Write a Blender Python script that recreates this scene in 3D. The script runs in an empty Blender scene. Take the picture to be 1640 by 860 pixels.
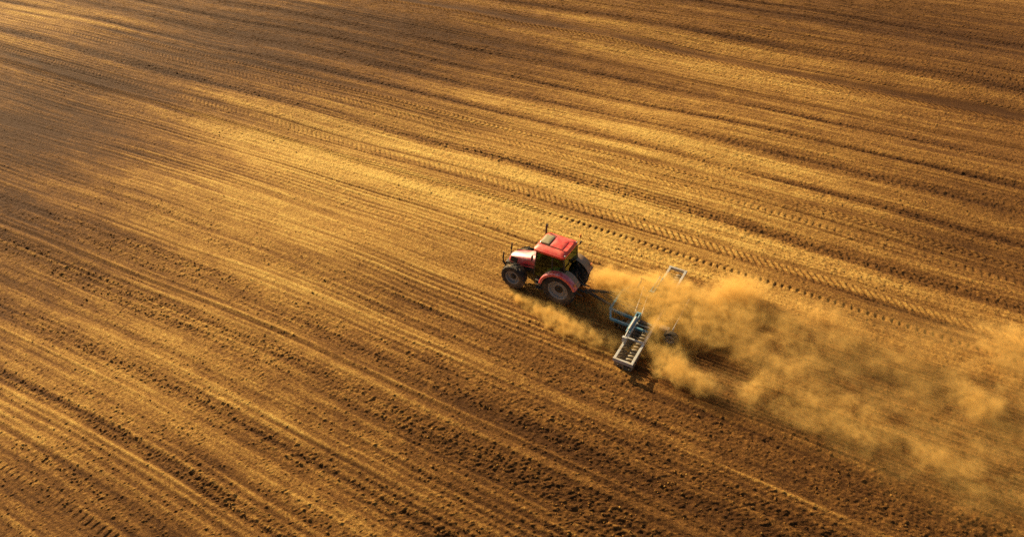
import bpy, bmesh, math, random
import numpy as np
from mathutils import Vector, Matrix

R = math.radians
random.seed(7)
sc = bpy.context.scene
col = sc.collection

# ------------------------------------------------------------------ camera, sky, sun, exposure
CAM_H = 20.7
cam_d = bpy.data.cameras.new('camera')
cam_d.sensor_width = 36.0
cam_d.lens = 36.0 * 1100 / 1640
cam_d.clip_start = 0.1
cam_d.clip_end = 20000
cam = bpy.data.objects.new('camera', cam_d)
col.objects.link(cam)
cam.location = (0, 0, CAM_H)
cam.rotation_euler = (R(90 - 38.5), 0, R(29.4))
sc.camera = cam

SUN_EL = 27.0
SUN_AZ = (-math.cos(R(21)), math.sin(R(21)))          # horizontal direction towards the sun
w = bpy.data.worlds.new("World")
sc.world = w
w.use_nodes = True
wn = w.node_tree
wn.nodes.clear()
sky = wn.nodes.new('ShaderNodeTexSky')
sky.sky_type = 'NISHITA'
sky.sun_disc = False
sky.sun_elevation = R(SUN_EL)
sky.sun_rotation = math.atan2(SUN_AZ[0], SUN_AZ[1])
sky.air_density = 1.0
sky.dust_density = 4.0
sky.ozone_density = 0.6
bg = wn.nodes.new('ShaderNodeBackground')
bg.inputs['Strength'].default_value = 0.05
wo = wn.nodes.new('ShaderNodeOutputWorld')
wn.links.new(sky.outputs[0], bg.inputs[0])
wn.links.new(bg.outputs[0], wo.inputs[0])

sl = bpy.data.lights.new('sun', 'SUN')
sl.energy = 5.0
sl.angle = R(0.5)
sl.color = (1.0, 0.80, 0.46)
sun = bpy.data.objects.new('sun', sl)
col.objects.link(sun)
sd = Vector((SUN_AZ[0] * math.cos(R(SUN_EL)), SUN_AZ[1] * math.cos(R(SUN_EL)), math.sin(R(SUN_EL))))
sun.rotation_euler = sd.to_track_quat('Z', 'Y').to_euler()
sun.location = (-60, 60, 60)

sc.view_settings.view_transform = 'Standard'
sc.view_settings.look = 'None'
sc.view_settings.gamma = 1.0
sc.view_settings.exposure = 0.95
sc.view_settings.use_curve_mapping = False
sc.render.engine = 'CYCLES'
sc.cycles.max_bounces = 6
sc.cycles.diffuse_bounces = 2
sc.cycles.glossy_bounces = 2
sc.cycles.transmission_bounces = 4
sc.cycles.volume_bounces = 2
sc.cycles.transparent_max_bounces = 12
sc.cycles.volume_max_steps = 256
sc.cycles.use_denoising = False


# ------------------------------------------------------------------ material helpers
def new_mat(name):
    m = bpy.data.materials.new(name)
    m.use_nodes = True
    nt = m.node_tree
    nt.nodes.clear()
    out = nt.nodes.new('ShaderNodeOutputMaterial')
    return m, nt, out


class N:
    """tiny helper around a node tree"""
    def __init__(s, nt): s.nt = nt

    def add(s, typ, ins=None, **props):
        n = s.nt.nodes.new(typ)
        for k, v in props.items(): setattr(n, k, v)
        for k, v in (ins or {}).items(): s.set(n.inputs[k], v)
        return n

    def set(s, sock, v):
        if isinstance(v, bpy.types.NodeSocket): s.nt.links.new(v, sock)
        else: sock.default_value = v

    def m(s, op, a, b=None, c=None, clamp=False):
        n = s.nt.nodes.new('ShaderNodeMath')
        n.operation = op
        n.use_clamp = clamp
        s.set(n.inputs[0], a)
        if b is not None: s.set(n.inputs[1], b)
        if c is not None: s.set(n.inputs[2], c)
        return n.outputs[0]

    def ss(s, x, a, b, lo=0.0, hi=1.0):
        n = s.nt.nodes.new('ShaderNodeMapRange')
        n.interpolation_type = 'SMOOTHSTEP'
        s.set(n.inputs['Value'], x)
        n.inputs['From Min'].default_value = a
        n.inputs['From Max'].default_value = b
        n.inputs['To Min'].default_value = lo
        n.inputs['To Max'].default_value = hi
        return n.outputs[0]

    def lin(s, x, a, b, lo=0.0, hi=1.0):
        n = s.nt.nodes.new('ShaderNodeMapRange')
        s.set(n.inputs['Value'], x)
        n.inputs['From Min'].default_value = a
        n.inputs['From Max'].default_value = b
        n.inputs['To Min'].default_value = lo
        n.inputs['To Max'].default_value = hi
        return n.outputs[0]

    def noise(s, vec, scale, detail=4, rough=0.55, dist=0.0):
        n = s.add('ShaderNodeTexNoise', {'Scale': scale, 'Detail': detail, 'Roughness': rough, 'Distortion': dist})
        s.set(n.inputs['Vector'], vec)
        return n.outputs[0]

    def mix(s, f, a, b, blend='MIX'):
        n = s.nt.nodes.new('ShaderNodeMix')
        n.data_type = 'RGBA'
        n.blend_type = blend
        s.set(n.inputs[0], f)
        s.set(n.inputs[6], a)
        s.set(n.inputs[7], b)
        return n.outputs[2]


def paint(name, rgb, rough=0.4, metal=0.0, dust=0.35, dust_rgb=(0.36, 0.24, 0.11), coat=0.0, scale=3.0, grime=0.25):
    """painted or bare surface with dust settled in patches and slight grime"""
    m, nt, out = new_mat(name)
    n = N(nt)
    tc = n.add('ShaderNodeTexCoord').outputs['Object']
    big = n.noise(tc, scale, 5, 0.6)
    fine = n.noise(tc, scale * 9, 4, 0.6)
    geo = n.add('ShaderNodeNewGeometry')
    sep = n.add('ShaderNodeSeparateXYZ', {0: geo.outputs['Normal']})
    up = n.ss(sep.outputs[2], 0.2, 1.0)
    f = n.m('MULTIPLY', n.ss(n.m('ADD', n.m('MULTIPLY', big, 0.7), n.m('MULTIPLY', fine, 0.3)), 0.40, 0.66), dust)
    f = n.m('MULTIPLY', f, n.m('ADD', 0.45, n.m('MULTIPLY', up, 0.55)))
    dirty = n.mix(n.m('MULTIPLY', n.ss(fine, 0.5, 0.8), grime), (*rgb, 1), (*[c * 0.45 for c in rgb], 1))
    c = n.mix(f, dirty, (*dust_rgb, 1))
    b = n.add('ShaderNodeBsdfPrincipled', {'Base Color': c, 'Metallic': metal})
    n.set(b.inputs['Roughness'], n.m('ADD', rough, n.m('MULTIPLY', f, 0.5), clamp=True))
    b.inputs['Coat Weight'].default_value = coat
    b.inputs['Coat Roughness'].default_value = 0.12
    nt.links.new(b.outputs[0], out.inputs[0])
    return m


M = {}
M['red'] = paint('red_paint', (0.56, 0.006, 0.014), 0.42, 0, 0.50, (0.62, 0.36, 0.24), coat=0.5)
M['hood_red'] = paint('hood_red_paint', (0.64, 0.010, 0.022), 0.46, 0, 0.62, (0.80, 0.60, 0.50), coat=1.0)  # pale dust tone on upward faces also paints in sun glare
for k_ in ('hood_red',):
    M[k_].node_tree.nodes['Principled BSDF'].inputs['Specular IOR Level'].default_value = 1.0
    M[k_].node_tree.nodes['Principled BSDF'].inputs['Coat Roughness'].default_value = 0.46
M['roof_red'] = paint('roof_red_paint', (0.80, 0.045, 0.025), 0.45, 0, 0.40, (0.75, 0.33, 0.18), coat=0.5)
M['black'] = paint('black_plastic', (0.018, 0.017, 0.016), 0.55, 0, 0.30)
M['engine'] = paint('engine_iron', (0.025, 0.024, 0.022), 0.6, 0.2, 0.45)
M['rubber'] = paint('tyre_rubber', (0.018, 0.016, 0.014), 0.85, 0, 1.0, (0.30, 0.20, 0.10), scale=2.2)
M['rim'] = paint('rim_paint', (0.27, 0.26, 0.24), 0.45, 0.2, 0.35)
M['hatch'] = paint('hatch_panel', (0.30, 0.25, 0.11), 0.25, 0, 0.5, coat=0.5)
M['grey'] = paint('pale_grey_paint', (0.44, 0.42, 0.38), 0.5, 0.1, 0.7, scale=4)
M['blue'] = paint('blue_paint', (0.085, 0.24, 0.31), 0.5, 0, 0.45, scale=4)
M['steel'] = paint('worn_steel', (0.20, 0.155, 0.10), 0.6, 0.1, 0.6, scale=6)
M['dark_steel'] = paint('dark_steel', (0.07, 0.065, 0.06), 0.5, 0.4, 0.5, scale=5)
M['seat'] = paint('seat_fabric', (0.03, 0.03, 0.032), 0.8, 0, 0.1)
M['cab_dark'] = paint('cab_interior', (0.012, 0.014, 0.011), 0.8, 0, 0.0)
M['lamp'] = paint('lamp_lens', (0.40, 0.37, 0.32), 0.2, 0, 0.3, coat=0.6)
M['orange'] = paint('orange_lens', (0.8, 0.25, 0.03), 0.25, 0, 0.1, coat=0.5)
M['dusty_fender'] = paint('dusty_fender', (0.34, 0.20, 0.12), 0.6, 0, 0.75, scale=2.5)


def glass_mat():
    m, nt, out = new_mat('tinted_glass')
    n = N(nt)
    tr = n.add('ShaderNodeBsdfTransparent', {'Color': (0.30, 0.42, 0.27, 1)})
    gl = n.add('ShaderNodeBsdfGlossy', {'Color': (0.8, 0.95, 0.8, 1), 'Roughness': 0.05})
    df = n.add('ShaderNodeBsdfDiffuse', {'Color': (0.30, 0.22, 0.11, 1)})
    lw = n.add('ShaderNodeLayerWeight', {'Blend': 0.5}).outputs['Facing']
    a = n.add('ShaderNodeMixShader', {0: n.m('ADD', .05, n.m('MULTIPLY', n.m('POWER', lw, 5.0), .9))})
    nt.links.new(tr.outputs[0], a.inputs[1]); nt.links.new(gl.outputs[0], a.inputs[2])
    tc = n.add('ShaderNodeTexCoord').outputs['Object']
    f = n.m('MULTIPLY', n.ss(n.noise(tc, 4, 5, 0.65), 0.45, 0.75), 0.06)
    b = n.add('ShaderNodeMixShader', {0: f})
    nt.links.new(a.outputs[0], b.inputs[1]); nt.links.new(df.outputs[0], b.inputs[2])
    nt.links.new(b.outputs[0], out.inputs[0])
    return m


M['glass'] = glass_mat()


# ------------------------------------------------------------------ numpy noise
def _hash(ix, iy, seed):
    h = (ix.astype(np.uint32) * np.uint32(374761393) + iy.astype(np.uint32) * np.uint32(668265263)
         + np.uint32((seed * 974634777 + 12345) & 0xffffffff))
    h = (h ^ (h >> np.uint32(13))) * np.uint32(1274126177)
    h = (h ^ (h >> np.uint32(16))) * np.uint32(2246822519)
    return (h ^ (h >> np.uint32(15)))


def rnd(ix, iy, seed):
    return (_hash(ix, iy, seed) >> np.uint32(8)).astype(np.float32) * np.float32(1 / 16777216.0)


def gnoise(x, y, seed=0):
    """gradient noise, about -0.7..0.7"""
    x = x.astype(np.float32); y = y.astype(np.float32)
    fx = np.floor(x); fy = np.floor(y)
    ix = fx.astype(np.int32); iy = fy.astype(np.int32)
    fx = x - fx; fy = y - fy
    u = fx * fx * fx * (fx * (fx * 6 - 15) + 10)
    v = fy * fy * fy * (fy * (fy * 6 - 15) + 10)

    def g(dx, dy):
        a = rnd(ix + dx, iy + dy, seed) * np.float32(2 * math.pi)
        return np.cos(a) * (fx - dx) + np.sin(a) * (fy - dy)
    a = g(0, 0); a += u * (g(1, 0) - a)
    b = g(0, 1); b += u * (g(1, 1) - b)
    return a + v * (b - a)


def clod_domes(x, y, cell, rmin, rmax, prob, seed):
    """heights of domes scattered one per cell; prob may be an array"""
    x = x / cell; y = y / cell
    ix = np.floor(x).astype(np.int32); iy = np.floor(y).astype(np.int32)
    out = np.zeros_like(x, dtype=np.float32)
    for dx in (-1, 0, 1):
        for dy in (-1, 0, 1):
            cx, cy = ix + dx, iy + dy
            px = cx + rnd(cx, cy, seed); py = cy + rnd(cx, cy, seed + 1)
            r = rmin + (rmax - rmin) * rnd(cx, cy, seed + 2) ** 2
            e = rnd(cx, cy, seed + 3) < prob
            d2 = ((x - px) ** 2 + (y - py) ** 2) * (cell * cell) / (r * r)
            h = np.where(e & (d2 < 1), r * np.sqrt(np.maximum(0, 1 - d2)) * 0.8, 0)
            np.maximum(out, h, out=out)
    return out


def sstep(a, b, x):
    t = np.clip((x - a) / (b - a), 0, 1)
    return t * t * (3 - 2 * t)


# ------------------------------------------------------------------ the field: relief, soil tone with painted light, roughness
def bend(u):
    """the rows turn slightly far to the left"""
    t = -(u + 17.0)
    return -0.048 * np.where(t > 0, np.sqrt(t * t + 9) - 3, 0)


def flat_zone(u, v):
    """1 near the tractor and the harrow, where the ground is kept level"""
    d = np.maximum(np.maximum(-14.5 - u, u + 1.5) / 8.0, np.abs(v - 22.4) / 9.0 - 0.45)
    return 1 - sstep(0.0, 1.0, d)


def undulation(u, v):
    n = gnoise(u / 26 + 3.1, v / 11 + 0.7, 5) * 0.55 + gnoise(u / 9 + 8.0, v / 5.5 + 2.0, 6) * 0.16
    return n * (1 - flat_zone(u, v))


# (v, half width, height, dryness, roughness, u from, u to) of the rows one can tell apart
BANDS = [
    (69.0, .50, -.05, -.35, .5, -200, 200), (66.6, .35, -.03, -.25, .3, -200, 200), (64.3, .9, 0, .15, 0, -200, 200),
    (61.9, .18, -.04, -.15, .2, -200, 200), (58.9, .9, .0, -.30, .4, -200, 200), (57.0, .8, .02, .20, .2, -200, 200),
    (54.2, .75, -.04, -.28, -.6, -200, 200), (51.6, .9, .03, .22, .2, -200, 200), (49.9, .6, .02, .16, 0, -200, 200),
    (48.95, .11, -.07, -.2, -.4, -200, 200), (48.6, .11, -.07, -.2, -.4, -200, 200),
    (46.45, .38, -.03, -.28, .6, -200, 200), (45.0, .6, .03, .18, 0, -200, 200),
    (43.2, .26, -.08, -.42, .6, -200, 200), (42.4, .07, .04, .25, -.3, -200, 200), (40.5, .50, -.03, -.30, .5, -200, 200),
    (38.8, .8, .02, .20, 0, -200, 200), (37.38, .26, -.05, -.40, .7, -200, 200), (36.6, .38, .02, .18, .2, -200, 200),
    (35.95, .20, -.05, -.20, -.7, -200, 200), (34.55, .06, -.05, -.2, 0, -200, 200),
    (33.1, .10, .03, .15, 0, -200, 200), (31.8, .50, -.03, -.34, .7, -200, 200), (30.5, .75, .03, .25, .15, -200, 200),
    (29.65, .14, -.05, -.18, -.7, -200, 200), (28.85, .14, -.04, -.22, .5, -200, 200), (28.45, .5, 0, -.10, -.2, -200, 200),
    (26.7, .75, .03, .26, .1, -200, 6), (25.1, .07, -.04, -.22, .2, -200, -8), (24.3, .6, .0, .06, 0, -200, -12),
    (22.0, .35, -.02, -.16, .1, -200, -12.5), (20.6, .10, .02, .14, 0, -200, -12), (18.2, .35, -.03, -.14, .3, -200, 200),
    (17.3, .25, -.02, -.10, .3, -200, 200), (16.5, .28, .02, .18, -.3, -200, 200), (15.5, .32, -.01, -.20, .6, -200, 200),
    (14.7, .30, -.03, -.28, .6, -200, 200), (13.95, .07, .05, .20, -.4, -200, 200), (13.75, .05, -.03, -.16, -.2, -200, 200),
    (13.5, .12, .04, .20, -.5, -200, 200), (12.85, .34, -.02, -.26, .8, -200, 200), (12.25, .24, -.03, -.26, .6, -200, 200),
    (11.2, .12, .02, .10, 0, -200, 200), (10.4, .22, .03, .18, -.1, -200, 200), (9.55, .30, -.03, -.30, .6, -200, 200),
    (8.7, .10, .03, .12, -.2, -200, 200), (7.7, .12, -.02, -.1, .2, -200, 200), (6.95, .28, -.03, -.32, .8, -200, 200),
    (6.5, .10, .04, .24, -.5, -200, 200), (5.6, .20, .02, .10, 0, -200, 200), (5.0, .2, -.02, -.16, .4, -200, 200),
    (3.2, .3, .02, .14, 0, -200, 200), (2.2, .3, -.02, -.16, .3, -200, 200),
]
# (v, half width, kind, period, lean, u from, u to)
TRACKS = [
    (27.7, .25, 'bar', .31, -1.1, -200, -13.0, 1.0), (29.2, .29, 'bar', .34, 0.8, -17, 60, .99), (29.2, .24, 'bar', .36, 0.9, -200, -17, .55), (33.85, .22, 'bar', .36, 1.2, -200, -6, .8),
    (33.85, .22, 'bite', .36, 0, -6, 60, .8), (35.35, .24, 'chevron', .34, 1.0, -200, 60, .8), (53.12, .32, 'bar', .42, 1.0, -200, 60, 1.0),
    (55.1, .14, 'bar', .36, -1, -200, 60, .7), (60.2, .22, 'bite', .42, 0, -200, 60, .8), (62.2, .16, 'bite', .42, 0, -200, 60, .5),
    (23.4, .16, 'bite', .34, 0, -200, -13.5, .5), (40.35, .18, 'bite', .4, 0, -200, 60, .6), (4.1, .20, 'bite', .30, 0, -200, 60, .7),
    (27.75, .17, 'bite', .34, 0, -13.0, 60, 1.3),
]
# (u, v, half length, half width, tone): broad light and shade painted into the soil colour
LIGHT_PATCHES = [
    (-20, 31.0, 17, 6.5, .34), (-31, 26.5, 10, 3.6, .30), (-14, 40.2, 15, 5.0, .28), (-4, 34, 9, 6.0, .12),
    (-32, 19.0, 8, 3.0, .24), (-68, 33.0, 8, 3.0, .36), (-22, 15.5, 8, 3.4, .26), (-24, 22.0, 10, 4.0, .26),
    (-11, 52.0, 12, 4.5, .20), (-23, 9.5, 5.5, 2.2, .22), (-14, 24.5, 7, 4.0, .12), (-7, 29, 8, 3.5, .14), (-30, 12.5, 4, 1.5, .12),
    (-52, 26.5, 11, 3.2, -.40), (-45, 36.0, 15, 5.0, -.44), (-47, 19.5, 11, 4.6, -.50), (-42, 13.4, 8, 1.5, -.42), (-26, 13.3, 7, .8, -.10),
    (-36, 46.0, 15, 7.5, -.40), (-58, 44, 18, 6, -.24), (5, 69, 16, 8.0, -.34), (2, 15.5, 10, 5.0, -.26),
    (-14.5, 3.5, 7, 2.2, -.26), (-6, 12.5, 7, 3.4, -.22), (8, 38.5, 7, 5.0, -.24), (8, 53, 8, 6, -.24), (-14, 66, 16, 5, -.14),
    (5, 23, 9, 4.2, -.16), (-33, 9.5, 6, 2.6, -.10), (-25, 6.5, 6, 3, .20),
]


def field(u, v, cellsize):
    vv = v - bend(u) + 0.10 * gnoise(u / 14, v / 30, 40) + 0.03 * gnoise(u / 3.0, v / 6, 41)
    dry_light = np.zeros_like(u); rough = np.full_like(u, 0.42); h = np.zeros_like(u)
    # fine combing left by earlier passes of the implement, drawn out along the rows
    c1 = gnoise(u / 22.0, vv / 0.55, 50); c2 = gnoise(u / 9.0, vv / 0.21, 51); c3 = gnoise(u / 40.0, vv / 1.9, 52)
    c4 = gnoise(u / 5.0, vv / 0.12, 53)
    near = 1 - sstep(24, 70, v)
    dry_light += c1 * .20 + c2 * .34 + c3 * .15 + c4 * .26 * near
    h += c1 * .035 + c2 * .030 + c4 * .022 * near
    for (v0, hw, dh, dd, dr, u0, u1) in BANDS:
        d = np.abs(vv - v0)
        k = np.exp(-(d / hw) ** 2 * 1.1)
        if u0 > -150 or u1 < 150: k = k * sstep(u0 - 3, u0 + 3, u) * (1 - sstep(u1 - 3, u1 + 3, u))
        if v0 < 19: dd, dr = dd * (.5 if dd < 0 else 1.0), dr * .8
        kk = k * (0.55 + 0.9 * np.clip(gnoise(u / 7.0, np.full_like(u, v0 * 3.7), 60) + .5, 0, 1))
        h += dh * k; dry_light += dd * kk; rough += dr * kk
    for (pu, pv, lu, lv, dd) in LIGHT_PATCHES:
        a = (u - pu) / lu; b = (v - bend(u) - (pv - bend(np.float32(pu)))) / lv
        dry_light += dd * np.exp(-(a * a + b * b))
    # even furrows of the tines, clear in some passes and faint in others
    fz = np.clip(.25 + 1.3 * gnoise(u / 18 + 4, vv / 2.6, 63), 0, 1) * (1 - sstep(34, 46, v)) * (1 - sstep(-7, -4, u) * sstep(16, 18, v))
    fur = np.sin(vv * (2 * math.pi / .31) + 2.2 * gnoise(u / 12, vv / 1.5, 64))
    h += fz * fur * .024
    dry_light += fz * fur * .24
    # strip already worked by the harrow
    wk = sstep(-5.8, -4.8, u) * sstep(18.85, 19.1, vv) * (1 - sstep(25.75, 26.0, vv))
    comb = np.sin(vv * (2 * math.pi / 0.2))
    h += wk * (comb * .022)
    dry_light += wk * (-.14 + comb * .09)
    rough += wk * -.12
    rough += gnoise(u / 2.5, v / 1.2, 70) * .35 + 0.10 * (1 - sstep(10, 24, v)) + .10 * sstep(-12, 4, u) * (1 - sstep(18, 24, v))
    rough -= .27 * sstep(-6, -17, u) * (1 - sstep(20, 28, v))
    rough = np.clip(rough, 0.03, 1.25)
    # wheel tracks
    smooth = np.zeros_like(u)
    for (v0, hw, kind, per, lean, u0, u1, st) in TRACKS:
        x = vv - v0
        if kind == 'bar':
            inside = 1 - sstep(hw * .8, hw * 1.05, np.abs(x)); ph = (u + x * lean) / per
        elif kind == 'chevron':
            inside = 1 - sstep(hw * .8, hw * 1.05, np.abs(x)); ph = (u + np.abs(x) * lean) / per
        else:
            inside = 1 - sstep(hw * .5, hw * 1.1, np.abs(x)); ph = u / per + .18 * gnoise(u / .5, vv / .3, 81)
        inside = inside * sstep(u0 - 2, u0 + 2, u) * (1 - sstep(u1 - 2, u1 + 2, u))
        inside = inside * st * (np.clip(.35 + 1.3 * (gnoise(u / 6, np.full_like(u, v0), 82) + .45), .25, 1) if st < 1 else np.clip(1 + .5 * gnoise(u / 2.5, np.full_like(u, v0), 82), .75, 1.1))
        fr = ph - np.floor(ph)
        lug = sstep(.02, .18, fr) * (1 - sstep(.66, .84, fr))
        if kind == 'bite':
            h += inside * (lug * .05 - .03); dry_light += inside * (lug - .6) * .14
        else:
            h += inside * (lug * .06 - .04); dry_light += inside * (lug - .55) * .40  # tread gaps darkened in the colour, standing in for relief shade
            h += .03 * st * np.exp(-((np.abs(x) - hw * 1.25) / .06) ** 2)
        smooth = np.maximum(smooth, inside)
    rough *= np.clip(1 - .8 * smooth, .1, 1)
    # clods
    amp = 1.15 - .6 * sstep(55, 120, np.sqrt(u * u + v * v))
    cl = clod_domes(u, v, .10, .016, .050, np.clip(rough * 1.0, .05, .92), 90)
    cl = np.maximum(cl, clod_domes(u + 5, v + 3, .30, .03, .075, np.clip((rough - .5) * .45, 0, .4) * (1 - sstep(22, 34, v)), 95))
    n1 = gnoise(u / .30, v / .26, 100); n2 = gnoise(u / .13, v / .12, 101)
    cl = cl * (.8 + .6 * n2)
    h += amp * (cl + rough * (n1 * .050 + n2 * .045))
    dry_light += cl * 3.2 - .08 + n1 * .10  # clod tops painted paler, for their lit faces
    h *= np.clip(1.6 - cellsize * 3, 0, 1)
    dry_light = dry_light + gnoise(u / 1.4, v / .8, 110) * .14
    return h, dry_light, rough


POLY = np.array([(-75.4, 34.5), (9.5, 82.4), (8.6, 18.6), (-20.4, 2.3)])    # ground one can see from the drone


def build_field():
    NC, NR, EX = 1500, 1680, 34
    s = np.linspace(math.asinh(-5 / CAM_H), math.asinh(93 / CAM_H), NR)
    v = CAM_H * np.sinh(s)
    lo = np.full(NR, 1e9); hi = np.full(NR, -1e9)
    vc = np.clip(v, 2.4, 82.3)
    for i in range(4):
        a, b = POLY[i], POLY[(i + 1) % 4]
        t = (vc - a[1]) / (b[1] - a[1])
        ok = (t >= 0) & (t <= 1)
        x = a[0] + t * (b[0] - a[0])
        lo = np.where(ok, np.minimum(lo, x), lo); hi = np.where(ok, np.maximum(hi, x), hi)
    k = np.ones(121) / 121
    pad = lambda q: np.convolve(np.pad(q, 60, mode='edge'), k, 'valid')
    lo = pad(lo - 7); hi = pad(hi + 7)
    d = np.sqrt(CAM_H ** 2 + v ** 2)
    tl, tr = np.arcsinh(lo / d), np.arcsinh(hi / d)
    f = np.linspace(0, 1, NC)
    U = d[:, None] * np.sinh(tl[:, None] + (tr - tl)[:, None] * f[None, :])
    V = np.repeat(v[:, None], NC, 1)
    # skirts out to the horizon, part of the same sheet
    g = 0.25 * (1.34 ** np.arange(1, EX + 1) - 1)
    gx = np.minimum(g, 4000)
    U = np.concatenate([U[:, :1] - gx[::-1][None, :], U, U[:, -1:] + gx[None, :]], 1)
    V = np.concatenate([np.repeat(V[:, :1], EX, 1), V, np.repeat(V[:, -1:], EX, 1)], 1)
    U = np.concatenate([np.repeat(U[:1], EX, 0), U, np.repeat(U[-1:], EX, 0)], 0)
    V = np.concatenate([V[:1] - gx[::-1][:, None], V, V[-1:] + gx[:, None]], 0)
    nr, nc = U.shape
    cs = np.maximum(np.abs(np.gradient(U, axis=1)), np.abs(np.gradient(V, axis=0)))
    U = U.astype(np.float32).ravel(); V = V.astype(np.float32).ravel(); cs = cs.astype(np.float32).ravel()
    h, dry_light, rough = field(U, V, cs)
    z = h + undulation(U, V)
    me = bpy.data.meshes.new('field')
    n = nr * nc
    me.vertices.add(n)
    me.vertices.foreach_set('co', np.stack([U, V, z], 1).astype(np.float32).ravel())
    idx = np.arange(n, dtype=np.int32).reshape(nr, nc)
    q = np.stack([idx[:-1, :-1], idx[:-1, 1:], idx[1:, 1:], idx[1:, :-1]], -1).reshape(-1, 4)
    me.loops.add(q.size)
    me.loops.foreach_set('vertex_index', q.ravel())
    me.polygons.add(len(q))
    me.polygons.foreach_set('loop_start', np.arange(0, q.size, 4, dtype=np.int32))
    me.update(calc_edges=True)
    for nm, a in (('dryness_light', dry_light), ('roughness', rough)):  # first one holds soil tone together with painted light and shade
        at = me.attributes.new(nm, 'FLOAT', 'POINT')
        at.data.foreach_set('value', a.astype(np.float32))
    o = bpy.data.objects.new('field', me)
    col.objects.link(o)
    o['kind'] = 'structure'
    return o


def soil_mat(name, use_attr=True):
    m, nt, out = new_mat(name)
    n = N(nt)
    tc = n.add('ShaderNodeTexCoord').outputs['Object']
    mp = n.add('ShaderNodeMapping', {'Vector': tc, 'Scale': (0.22, 3.2, 1.0)}).outputs[0]
    streak = n.noise(mp, 1.0, 6, 0.6)
    fine = n.noise(tc, 10.0, 6, 0.72)
    mid = n.noise(tc, 0.9, 5, 0.6)
    if use_attr:
        dry_light = n.add('ShaderNodeAttribute', attribute_name='dryness_light').outputs['Fac']
    else:
        dry_light = n.m('MULTIPLY', n.m('SUBTRACT', n.noise(tc, 6.0, 2, .5), .53), 1.4)
    d = n.m('ADD', dry_light, n.m('MULTIPLY', n.m('SUBTRACT', streak, 0.5), 0.62))
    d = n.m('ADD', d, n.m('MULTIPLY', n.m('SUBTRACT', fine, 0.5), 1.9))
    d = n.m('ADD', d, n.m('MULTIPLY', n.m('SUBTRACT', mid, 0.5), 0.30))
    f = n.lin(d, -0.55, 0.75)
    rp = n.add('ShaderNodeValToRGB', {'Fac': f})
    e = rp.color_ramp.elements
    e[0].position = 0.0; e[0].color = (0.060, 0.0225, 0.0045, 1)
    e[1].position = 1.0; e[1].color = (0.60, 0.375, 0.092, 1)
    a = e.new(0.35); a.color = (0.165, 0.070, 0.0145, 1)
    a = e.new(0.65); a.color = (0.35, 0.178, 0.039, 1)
    b = n.add('ShaderNodeBsdfPrincipled', {'Base Color': rp.outputs[0], 'Roughness': 0.95})
    b.inputs['Specular IOR Level'].default_value = 0.15
    bf = n.noise(tc, 15.0, 5, 0.75)
    bm_ = n.add('ShaderNodeBump', {'Strength': 1.0, 'Distance': 0.055, 'Height': bf})
    nt.links.new(bm_.outputs[0], b.inputs['Normal'])
    nt.links.new(b.outputs[0], out.inputs[0])
    return m


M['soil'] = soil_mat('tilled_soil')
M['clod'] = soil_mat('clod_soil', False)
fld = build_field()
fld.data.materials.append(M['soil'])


# ------------------------------------------------------------------ loose clods lying on the nearer soil
def build_clods():
    rng = np.random.default_rng(11)
    n = 60000
    v = rng.uniform(0, 27, n); u = rng.uniform(-52, 13, n)
    keep = (u > -22 - v * 1.65) & (u < 11)
    u, v = u[keep].astype(np.float32), v[keep].astype(np.float32)
    h, dry_light, rough = field(u, v, np.full_like(u, .05))
    p = np.clip((rough - .35) * .9, 0.02, 1) * (1 - .6 * sstep(14, 26, v))
    p = np.where((u > -12.6) & (u < -4.6) & (v > 19) & (v < 26), p * .35, p)
    keep = rng.random(len(u)) < p
    u, v, h = u[keep], v[keep], h[keep]
    z = h + undulation(u, v)
    base = []
    bm = bmesh.new(); bmesh.ops.create_icosphere(bm, subdivisions=1, radius=1)
    bv = np.array([x.co[:] for x in bm.verts], dtype=np.float32)
    bf = np.array([[q.index for q in fc.verts] for fc in bm.faces], dtype=np.int32)
    bm.free()
    k = len(u); nv = len(bv)
    r = (.012 + .036 * rng.random(k) ** 3.0).astype(np.float32)
    sc3 = r[:, None] * rng.uniform(.65, 1.35, (k, 3)).astype(np.float32)
    P = bv[None] * (1 + rng.uniform(-.28, .28, (k, nv, 1)).astype(np.float32))
    ang = rng.uniform(0, 6.283, k).astype(np.float32)
    ca, sa = np.cos(ang)[:, None], np.sin(ang)[:, None]
    P = P * sc3[:, None, :]
    X = P[:, :, 0] * ca - P[:, :, 1] * sa; Y = P[:, :, 0] * sa + P[:, :, 1] * ca
    co = np.stack([X + u[:, None], Y + v[:, None], P[:, :, 2] * .8 + (z + r * .25)[:, None]], -1).reshape(-1, 3)
    fa = (bf[None] + (np.arange(k) * nv)[:, None, None]).reshape(-1, 3).astype(np.int32)
    me = bpy.data.meshes.new('soil_clods')
    me.vertices.add(len(co)); me.vertices.foreach_set('co', co.astype(np.float32).ravel())
    me.loops.add(fa.size); me.loops.foreach_set('vertex_index', fa.ravel())
    me.polygons.add(len(fa)); me.polygons.foreach_set('loop_start', np.arange(0, fa.size, 3, dtype=np.int32))
    me.update(calc_edges=True)
    me.materials.append(M['clod'])
    o = bpy.data.objects.new('soil_clods', me)
    col.objects.link(o)
    o['kind'] = 'stuff'
    o['label'] = 'loose brown soil clods scattered over the tilled rows'
    return o


build_clods()


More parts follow.
